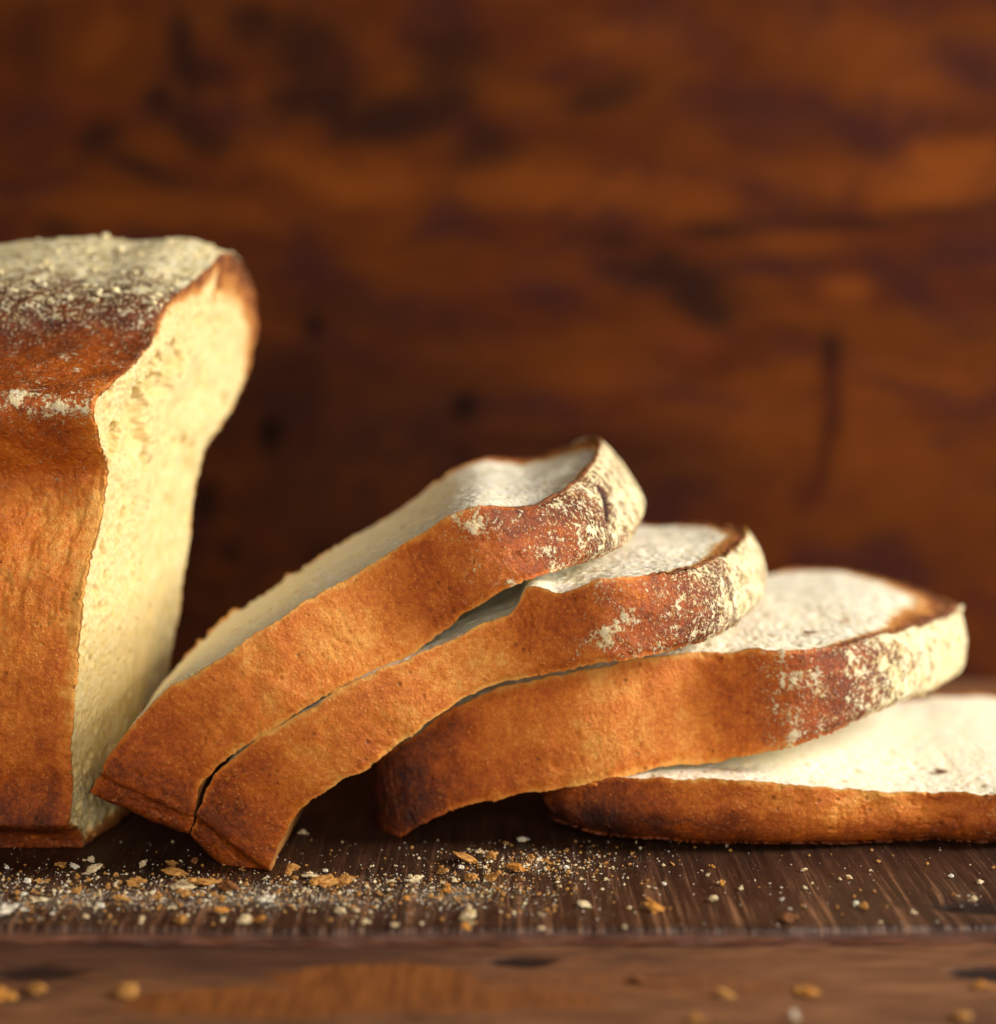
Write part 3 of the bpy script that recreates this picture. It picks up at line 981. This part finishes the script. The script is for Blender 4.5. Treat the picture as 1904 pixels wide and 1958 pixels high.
    # the torn hollow high on the cut and a few scattered holes
    hw = fbm(Qf / 5.0, 4, 441)
    hol = np.zeros(len(U1))
    for (hx, hy, ru, rv) in ((300, 735, 6, 13), (262, 800, 8, 10), (330, 690, 5, 14), (225, 840, 5, 8)):
        hu, hv = l_uv(hx, hy)
        q_ = np.sqrt(((U1 - hu) / ru) ** 2 + ((V1 - hv) / rv) ** 2) + 0.75 * hw
        hol = np.maximum(hol, 1 - sstep(0.45, 0.85, q_))
    wh, _, rh = worley(Qf / 6.5, 442)
    holes = (1 - sstep(0.10, 0.24, wh + 0.08 * hw)) * (rh > 0.35)
    rel = rel - (2.0 * hol + 1.1 * holes) * sstep(1.0, 4.0, dist)
    pit = np.clip(pit + 0.75 * hol * (0.6 + 0.8 * hw) + 0.7 * holes, 0, 1)
    rim = sstep(0.0, 1.8, dist)
    rel = rel * (0.15 + 0.85 * rim)
    dn = rel + np.repeat(cut_n, nrad) * np.exp(-dist / 2.0)
    Pf = L_P0[None] + V1[:, None] * L_DV + U1[:, None] * L_UP + dn[:, None] * L_N
    Pf[:, 2] = np.maximum(Pf[:, 2], 0.05)
    Pf = Pf.reshape(ns, nrad, 3)
    Pf[:, -1] = P.reshape(ns, nd, 3)[:, 0]
    back = np.repeat(np.arange(ns) >= nfront, nrad)
    wide = np.interp(U0, [0, 6, 20, 70, 92, 100, 112, 126], [2.5, 1.3, 0.8, 0.7, 1.0, 2.2, 3.8, 5.5]) * np.where(back, 1.6 + 1.4 * sstep(84, 96, U0), 1.0)
    edge = np.exp(-(dist / wide) ** 2.2) * np.interp(U0, [0, 20, 80, 100, 126], [0.8, 0.5, 0.5, 0.75, 0.95])
    edge = np.clip(edge * (1 + 0.5 * fbm(Qf / 4.0, 3, 611)), 0, 1)
    mesh_obj("soft_face", Pf.reshape(-1, 3), grid_faces(ns, nrad, True, True), M_SOFT_LOAF, root, {"edge": edge, "pit": pit})
    # far end cap of the loaf, outside the picture
    cap = P.reshape(ns, nd, 3)[:, -1]
    cv = np.vstack([cap, cap.mean(0)[None] + np.array([[-6.0, 0, 0]])])
    cf = np.array([(i, (i + 1) % ns, ns) for i in range(ns)])
    mesh_obj("heel_end", cv, cf, M_CRUST, root, {"bake": np.full(ns + 1, .6), "flour": np.zeros(ns + 1)})
    return root, P.reshape(ns, nd, 3), L, D, nfront


LOAF, LOAF_P, LOAF_L, LOAF_D, LOAF_NF = build_loaf()


# ------------------------------------------------------------------ crumbs
def ico(sub):
    import bmesh
    bm = bmesh.new()
    bmesh.ops.create_icosphere(bm, subdivisions=sub, radius=1.0)
    v = np.array([x.co[:] for x in bm.verts])
    bm.verts.index_update()
    f = np.array([[q.index for q in x.verts] for x in bm.faces])
    bm.free()
    return v, f


ICO2, ICO3 = ico(2), ico(3)


def lump(seed, sub=2, amp=0.35):
    v, f = ICO2 if sub == 2 else ICO3
    n = fbm(v * 1.1 + seed * 7.7, 3, seed) * amp + noise(v * 3.0 + seed, seed + 3) * amp * 0.45
    w1, _, _ = worley(v * 1.6 + seed * 3.1, seed)
    v = v * (1 + n - 0.28 * (1 - sstep(0.1, 0.5, w1)))[:, None]
    return v, f


# flour lumps on the loaf's top: one joined part
def flour_lumps():
    vs, fs, k = [], [], 0
    tops = [(i, j) for i in range(LOAF_NF - 150, LOAF_NF + 30) for j in range(4, len(LOAF_D)) if LOAF_L[i % len(LOAF_L), 0] > 107 and LOAF_D[j] < 45]
    for q in range(210):
        i, j = tops[rng.integers(len(tops))]
        p = LOAF_P[i % len(LOAF_L), j]
        s = 0.14 + 0.95 * rng.random() ** 4
        v, f = lump(1000 + q % 17, 2, 1.0)
        sc = s * (0.5 + 0.9 * rng.random(3)) * np.array([1.2, 1.2, 0.6])
        vs.append(v * sc + p + np.array([0, 0, s * 0.25]))
        fs.append(f + k)
        k += len(v)
    mesh_obj("flour_lump", np.vstack(vs), np.vstack(fs), M_FLOUR, LOAF, kind="stuff", smooth=False)


flour_lumps()

COL = {
    "white": [(0.3, (0.70, 0.60, 0.42)), (0.55, (0.83, 0.77, 0.62)), (0.8, (0.88, 0.84, 0.74))],
    "pale": [(0.3, (0.60, 0.42, 0.20)), (0.55, (0.76, 0.62, 0.38)), (0.8, (0.84, 0.74, 0.52))],
    "golden": [(0.3, (0.30, 0.125, 0.028)), (0.55, (0.48, 0.23, 0.055)), (0.8, (0.66, 0.42, 0.15))],
    "orange": [(0.3, (0.36, 0.13, 0.02)), (0.55, (0.56, 0.25, 0.045)), (0.8, (0.70, 0.42, 0.12))],
    "brown": [(0.3, (0.10, 0.035, 0.012)), (0.55, (0.22, 0.082, 0.022)), (0.8, (0.40, 0.18, 0.055))],
}
CM = {k: plain(k + "_crumb", v, 1100, 0.7, 0.25) for k, v in COL.items()}
CRUMB_MESH = {}
for ck in COL:
    for sh in range(5):
        vs, fs, kk = [], [], 0
        for q in range(4):          # a torn crumb: a few rough grains grown together
            v, f = lump(40 + sh * 31 + q * 7 + 3 * len(CRUMB_MESH), 3 if q == 0 else 2, 0.9)
            off_ = rng.normal(size=3) * 0.5 if q else np.zeros(3)
            v = v * (1.0 if q == 0 else rng.uniform(0.3, 0.6)) * rng.uniform(0.6, 1.1, 3) + off_
            vs.append(v)
            fs.append(f + kk)
            kk += len(v)
        v = np.vstack(vs)
        v = (v - 0.5 * (v.max(0) + v.min(0))) / (0.5 * np.ptp(v, axis=0).max())
        me_o = mesh_obj("bread_crumb", v, np.vstack(fs), CM[ck], smooth=False)
        CRUMB_MESH[ck, sh] = me_o.data
        bpy.data.objects.remove(me_o)

N_CRUMB = 0


def crumb(pt, size, col, label, group=None, flat=0.6, sh=None, name="bread_crumb", stretch=1.0, sink=0.3):
    global N_CRUMB
    N_CRUMB += 1
    me = CRUMB_MESH[col, (N_CRUMB % 5) if sh is None else sh]
    o = bpy.data.objects.new(name, me)
    C.objects.link(o)
    s = size * 0.55
    flat = flat * rng.uniform(0.55, 1.1)
    sx, sy, sz = s * stretch, s * (0.75 + 0.4 * rng.random()), s * flat * (0.8 + 0.3 * rng.random())
    o.scale = (sx, sy, sz)
    o.rotation_euler = (rng.normal() * 0.2, rng.normal() * 0.2, rng.random() * 6.3 if stretch == 1.0 else rng.normal() * 0.25)
    o.location = (np.asarray(pt) + np.array([0, 0, sz * (1 - sink)])) * MM
    tag(o, label, "crumb", group)
    return o


def px_crumb(cx, cy, w, col, label, base=0, z=0.0, **kw):
    """crumb measured in the picture at (cx, cy), w wide"""
    P = on_z(cx, cy, z)
    depth = (P - CAM) @ FW
    return crumb(P, w * depth / 3600.0, col, label, **kw)


# crumbs one can pick out, left to right; x, y and width on the picture (1904 wide)
BIG = [
    (170, 1647, 22, "pale", "pale crumb at the back of the crumb patch, below the loaf"),
    (142, 1660, 21, "white", "white crumb beside a golden flake, left part of the board"),
    (173, 1668, 31, "pale", "broad pale crumb in front of the loaf, with a smaller one behind it"),
    (118, 1657, 30, "golden", "golden crust flake touching white crumbs, left part of the board"),
    (274, 1656, 20, "pale", "lone tan crumb on dark wood left of the leaning slices"),
    (328, 1655, 28, "golden", "golden flake standing at the back edge of the crumb patch"),
    (335, 1673, 36, "golden", "wide golden flake in front of a smaller golden flake"),
    (373, 1650, 17, "brown", "small brown crumb in the shadow under the leaning slices"),
    (353, 1697, 42, "pale", "large smooth peach crumb in the middle of the crumb patch"),
    (391, 1691, 46, "golden", "golden brown crust piece right behind the peach crumb"),
    (438, 1703, 40, "brown", "flat brown crust flake right of the peach crumb"),
    (425, 1744, 38, "orange", "bright orange crust crumb near the front of the crumb patch"),
    (510, 1727, 42, "white", "large white fluffy crumb near the board's front edge"),
    (472, 1762, 30, "pale", "rounded pale crumb in front of the white fluffy crumb"),
    (497, 1761, 32, "orange", "orange crumb beside a pale one at the front edge of the board"),
    (228, 1720, 28, "golden", "golden crumb in the left middle of the crumb patch"),
    (147, 1706, 26, "golden", "golden crumb behind the pale yellow crumb at left"),
    (78, 1722, 28, "pale", "pale yellow crumb near the left border"),
    (13, 1661, 13, "white", "small white crumb at the left border, below the loaf"),
    (53, 1687, 15, "white", "small white crumb, second from the left border"),
    (45, 1712, 14, "white", "small white crumb just behind the pale yellow crumb"),
    (163, 1755, 19, "pale", "round pale crumb near the board's front edge at left"),
    (270, 1763, 18, "pale", "round pale crumb on the front edge, left of the golden one"),
    (346, 1762, 34, "golden", "golden crumb pile on the front edge of the board"),
    (8, 1748, 48, "white", "big white flour lump at the left border of the board"),
    (45, 1742, 22, "white", "small flour lump beside the big lump at the left border"),
    (560, 1661, 27, "golden", "golden flake just right of the slice tip touching the board"),
    (552, 1672, 27, "golden", "golden flake in front of another, by the slice tip"),
    (595, 1676, 30, "pale", "yellowish flat crumb right of the slice tip"),
    (620, 1692, 42, "golden", "long golden brown flake right of the slice tip"),
    (660, 1689, 30, "golden", "tan crumb at the right end of the long golden flake"),
    (622, 1668, 15, "white", "small white crumb behind the long golden flake"),
    (748, 1687, 23, "pale", "pale yellow crumb left of a wide pale flake"),
    (790, 1687, 34, "pale", "wide pale flake in the centre of the board"),
    (845, 1669, 24, "golden", "golden crumb right of the wide pale flake"),
    (880, 1661, 20, "white", "white crumb at the back, centre of the board"),
    (893, 1647, 40, "golden", "golden crumb heap behind the white crumb"),
    (940, 1642, 30, "golden", "golden crumb left of the big orange crust chunk, further back"),
    (900, 1683, 34, "golden", "golden crumb in front of the white crumb"),
    (940, 1682, 34, "golden", "golden crumb in front of the big orange crust chunk"),
    (852, 1707, 25, "orange", "orange crumb in the centre front of the crumb patch"),
    (755, 1771, 20, "pale", "round pale crumb lying alone on the board's front edge"),
    (700, 1767, 18, "pale", "pale crumb on the front edge, left of the round one"),
    (895, 1757, 46, "pale", "long tan flake near the front edge, centre of the board"),
    (890, 1776, 20, "orange", "small orange crumb in front of the long tan flake"),
    (650, 1744, 19, "pale", "pale crumb left of a twin near the front edge"),
    (682, 1744, 15, "pale", "smaller twin of the pale crumb near the front edge"),
    (580, 1704, 14, "pale", "small pale crumb in front of the yellowish flat crumb"),
    (355, 1714, 28, "golden", "olive gold crumb in front of the peach crumb"),
    (260, 1690, 32, "golden", "olive gold crumb left of the peach crumb"),
    (578, 1594, 20, "pale", "pinkish pale crumb in the shadow behind the slice tip"),
    (987, 1664, 42, "orange", "big orange crust chunk in the centre of the board"),
    (1000, 1609, 26, "white", "greyish crumb in the dark gap under the third slice"),
    (1015, 1644, 23, "golden", "golden crumb right behind the big orange chunk"),
    (1115, 1732, 30, "pale", "pale yellow oblong crumb right of the crumb patch"),
    (1250, 1741, 32, "orange", "orange crust crumb alone on scratched wood, right of centre"),
    (1034, 1777, 20, "pale", "round pale crumb near the front edge right of centre"),
    (1380, 1692, 20, "orange", "orange flake in front of the lowest slice"),
    (1417, 1701, 14, "pale", "pale crumb right of the orange flake"),
    (1364, 1723, 19, "pale", "pale flat crumb in front of the orange flake"),
    (1510, 1759, 36, "brown", "brown orange flake near the front edge at right"),
    (1510, 1739, 9, "white", "tiny whitish crumb behind the brown orange flake"),
    (1624, 1679, 14, "pale", "pale crumb, right one of a short row before the lowest slice"),
    (1605, 1682, 11, "pale", "small pale crumb, middle one of a short row before the lowest slice"),
    (1589, 1673, 11, "brown", "small brown crumb, left one of a short row before the lowest slice"),
    (1637, 1731, 15, "white", "white crumb touching a golden one on the right part of the board"),
    (1650, 1736, 19, "golden", "golden crumb touching a white one on the right part of the board"),
    (1682, 1764, 11, "pale", "yellow crumb near the front edge at right"),
    (1747, 1746, 13, "pale", "pale crumb left of the dark knot in the board"),
    (1874, 1689, 14, "pale", "pale crumb behind the dark knot in the board"),
    (1665, 1666, 8, "pale", "tiny pale crumb close in front of the lowest slice at right"),
    (1539, 1699, 13, "pale", "yellow crumb in front of the middle of the lowest slice"),
    (1552, 1691, 8, "pale", "tiny yellow crumb beside a larger yellow one"),
    (1362, 1658, 12, "orange", "small orange crumb in the shadow of the lowest slice"),
    (1286, 1653, 13, "golden", "small golden crumb in the shadow of the lowest slice"),
    (1160, 1684, 11, "pale", "yellow crumb at the right end of the crumb patch"),
    (1270, 1693, 11, "white", "white crumb on scratched wood right of the crumb patch"),
    (1252, 1699, 8, "white", "tiny white crumb left of another white crumb"),
    (1194, 1774, 13, "pale", "tan crumb near the front edge, right of the round pale one"),
]
for cx, cy, w, col, lab in BIG:
    st = 1.5 if w > 28 and rng.random() < 0.5 else 1.0
    px_crumb(cx, cy, w, col, lab, flat=0.55 if w > 20 else 0.7, stretch=st)
TAB = [
    (4, 1908, 46, "orange", "orange crumb on the table at the left border", .35, 1.2),
    (70, 1897, 38, "golden", "brownish golden crumb on the table, second from the left border", .9, 1.0),
    (245, 1903, 46, "golden", "large tan crumb standing on the table at left", .95, 1.0),
    (1386, 1904, 48, "golden", "tan oblong crumb on the table right of centre", .4, 1.0),
    (1543, 1899, 46, "orange", "tan orange oblong crumb on the table at right", .4, 1.0),
    (1328, 1953, 32, "golden", "tan crumb at the bottom border, left one of the right half", .6, 1.0),
    (1518, 1947, 22, "white", "small white crumb at the bottom border with a dark speck behind", .9, 1.0),
    (1838, 1945, 38, "golden", "tan crumb on the table in the lower right corner", .5, 1.0),
    (1222, 1877, 38, "brown", "flat brown crumb on the table, centre right", .4, 1.0),
    (1880, 1890, 30, "orange", "orange crumb on the table under the right end of the board", .7, 1.0),
    (1378, 1954, 16, "golden", "small golden crumb at the bottom border, centre right", .6, 1.0),
]
for cx, cy, w, col, lab, fl_, st in TAB:
    px_crumb(cx, cy, w, col, lab, z=-BOARD_T, flat=fl_, stretch=st)

# many small crumbs, still single; each is described by its colour and the nearest crumb one can find
CUTS = (" in ", " beside ", " at ", " near ", " right ", " left ", ",", " behind ", " touching ", " lying ", " alone ", " with ", " just ", " below ", " standing ", " on ", " second ", " close ")
_sh = []
for cx, cy, w, col, lab in BIG:
    i = min([lab.find(c) for c in CUTS if lab.find(c) > 0] + [len(lab)])
    _sh.append(lab[:i])
ANCH = [(on_z(cx, cy), sh_) for (cx, cy, w, col, lab), sh_ in zip(BIG, _sh) if _sh.count(sh_) == 1 and w > 12 and len(sh_.split()) <= 4]
ANCH += [(on_z(1865, 1727), "dark board knot"), (on_z(515, 1672), "lowest slice tip"), (on_z(155, 1625), "loaf's bottom corner")]
small = []
RND = [("left", 130, (-100, -48, -44, -13), "small crumbs, left of the slices"), ("mid", 60, (-48, 2, -42, -10), "small crumbs, middle of the board"),
       ("heap", 60, (-6, 24, -24, 4), "small crumbs, right end of the patch"), ("right", 18, (22, 100, -44, -8), "small crumbs, bare right part of the board")]
for nm, n, (x0, x1, y0, y1), grp in RND:
    for i in range(n):
        p = np.array([rng.uniform(x0, x1), rng.normal((y0 + y1) / 2, (y1 - y0) / 4.5), 0])
        p[1] = np.clip(p[1], y0 - 3, y1 + 2)
        c = str(rng.choice(["white", "pale", "golden", "golden", "pale", "orange", "golden"]))
        size = 0.55 + 1.1 * rng.random() ** 2.2
        ds = [np.hypot(*(p - q)[:2]) for q, _ in ANCH]
        k = int(np.argmin(ds))
        dx, dy = (p - ANCH[k][0])[:2]
        ang = math.degrees(math.atan2(dy, dx)) % 360
        way = ["right of", "behind and right of", "behind", "behind and left of", "left of", "in front and left of", "in front of", "in front and right of"][int(((ang + 22.5) % 360) // 45)]
        far = "just " if ds[k] < 3.5 else ("a little " if ds[k] < 8 else "well ")
        if far == "well " and way == "in front of":
            far = "further "
        o = crumb(p, size, c, "", group=grp, flat=0.7)
        small.append((o, size, f"tiny {c} crumb {far}{way} the {ANCH[k][1]}", grp))
same = {}
for o, size, lab, grp in small:
    same.setdefault(lab, []).append((size, o))
for lab, L_ in same.items():
    L_.sort(key=lambda q: -q[0])
    NUM = ["", "", "two", "three", "four", "five", "six", "seven", "eight", "nine", "ten"]
    ORD = ["largest", "second largest", "third largest", "fourth largest", "fifth largest", "sixth largest", "seventh largest", "eighth largest", "ninth largest"]
    n_ = len(L_)
    for r_, (size, o) in enumerate(L_):
        if n_ == 1:
            o["label"] = lab
        elif n_ < 10:
            o["label"] = ("smallest" if r_ == n_ - 1 else ORD[r_]) + " of " + NUM[n_] + ": " + lab.replace("tiny ", "")
        else:
            o["label"] = lab
        if len(o["label"].split()) > 16:
            o["label"] = o["label"].replace("in front and ", "front-").replace("behind and ", "behind-")


def dust(name, label, cat, mat, seed, dens, smin, smax):
    rng = np.random.default_rng(seed)
    """flour grains nobody could count"""
    base = np.array([(1, 0, 0), (-1, 0, 0), (0, 1, 0), (0, -1, 0), (0, 0, 1), (0, 0, -1)], float)
    fc = np.array([(0, 2, 4), (2, 1, 4), (1, 3, 4), (3, 0, 4), (2, 0, 5), (1, 2, 5), (3, 1, 5), (0, 3, 5)])
    n = 60000
    x = rng.uniform(-125, 120, n)
    y = rng.uniform(-49, 8, n)
    m = film_mask(x, y)
    sp = 0.008 + np.exp(-((x - 8) / 18) ** 2 - ((y + 10) / 10) ** 2) * 0.12
    keep = rng.random(n) < np.clip((m ** 1.5 * 0.42 + sp) * dens, 0, 1)
    x, y = x[keep], y[keep]
    s = smin + smax * rng.random(len(x)) ** 4
    rot = rng.random(len(x)) * 6.28
    jit = 0.6 + 0.8 * rng.random((len(x), 6, 1))
    V = base[None] * jit
    ca, sa = np.cos(rot)[:, None], np.sin(rot)[:, None]
    V = np.stack([V[..., 0] * ca - V[..., 1] * sa, V[..., 0] * sa + V[..., 1] * ca, V[..., 2] * 0.8], -1) * s[:, None, None]
    V += np.stack([x, y, s * 0.5], -1)[:, None, :]
    F = fc[None] + (np.arange(len(x)) * 6)[:, None, None]
    o = mesh_obj(name, V.reshape(-1, 3), F.reshape(-1, 3), mat, kind="stuff", smooth=False)
    tag(o, label, cat)


dust("flour_dust", "fine white flour dust strewn on the dark board", "flour", CM["white"], 3, 1.1, 0.045, 0.20)
dust("crumb_dust", "golden grains of broken crust strewn on the dark board", "crumbs", CM["golden"], 4, 0.55, 0.08, 0.42)
dust("fine_crumbs", "tiny pale bread grains strewn on the dark board", "crumbs", CM["pale"], 5, 0.30, 0.08, 0.42)


# torn shreds hanging from the knife edges (parts of their slices)
def shred(root, F, tau, u, du, size, mat, seed, drop=(0, 0, -0.6)):
    vs, fs, k = [], [], 0
    for q in range(7):
        v, f = lump(seed + q * 5, 2, 0.9)
        a = u + du * (q / 6.0 - 0.5)
        p = F.pos(np.array([a]), np.array([front_v(a) + 0.4]), np.array([tau]))[0]
        sc = size * np.array([0.9, 0.5, 0.55]) * (0.6 + 0.5 * abs(math.sin(q * 2.1 + seed)))
        vs.append(v * sc + p + np.array(drop) * (0.4 + 0.8 * abs(math.sin(q * 1.7 + seed))))
        fs.append(f + k)
        k += len(v)
    n = k
    at = {"edge": np.full(n, 0.0), "pit": np.full(n, 0.2)} if mat is M_SOFT_LOAF else {"bake": np.full(n, 0.3), "flour": np.zeros(n)}
    mesh_obj("torn_shred", np.vstack(vs), np.vstack(fs), mat, root, at)


shred(S1, F1, 1.0, 26.0, 9.0, 0.5, M_SOFT_LOAF, 53, (0, 1.5, 0.1))
shred(S4, F4, 1.0, 2.5, 5.0, 0.8, M_CRUST, 71, (0.3, -0.8, -0.6))
shred(S3, F3, 1.0, 125.5, 1.0, 0.7, M_FLOUR, 83, (0.5, 0, 0.0))


# flakes lying on the slices' tops
def on_slice(F, px, py, u_guess, dz=0.0):
    """point of the slice's top surface seen at (px, py): search over u, v"""
    us = np.linspace(2, 124, 160)
    best = None
    for v in np.linspace(6, 92, 120):
        P = F.pos(us, np.full(len(us), v), np.ones(len(us)))
        r = P - CAM
        z = r @ FW
        X = 952 + 3600 * (r @ RT) / z
        Y = 979 - 3600 * (r @ UP) / z
        e = np.hypot(X - px, Y - py)
        i = int(np.argmin(e))
        if best is None or e[i] < best[0]:
            best = (e[i], P[i])
    return best[1] + np.array([0, 0, dz])


for F, px, py, w, col, lab in ((F3, 1549, 1212, 20, "brown", "dark brown crust flake on the third slice's pale face, the larger one"),
                               (F3, 1620, 1187, 15, "orange", "orange crust flake on the third slice's face, nearer its floury end"),
                               (F3, 1516, 1231, 8, "orange", "tiny orange speck near the front rim of the third slice"),
                               (F3, 1573, 1206, 6, "orange", "tiny orange speck between two flakes on the third slice"),
                               (F4, 1800, 1474, 26, "brown", "dark reddish crust flake on the lowest slice's face at right"),
                               (F4, 1850, 1499, 7, "orange", "tiny orange speck right of the reddish flake on the lowest slice")):
    p = on_slice(F, px, py, 0)
    crumb(p, w * ((p - CAM) @ FW) / 3600, col, lab, flat=0.3, name="crust_flake", stretch=1.4, sink=0.2)
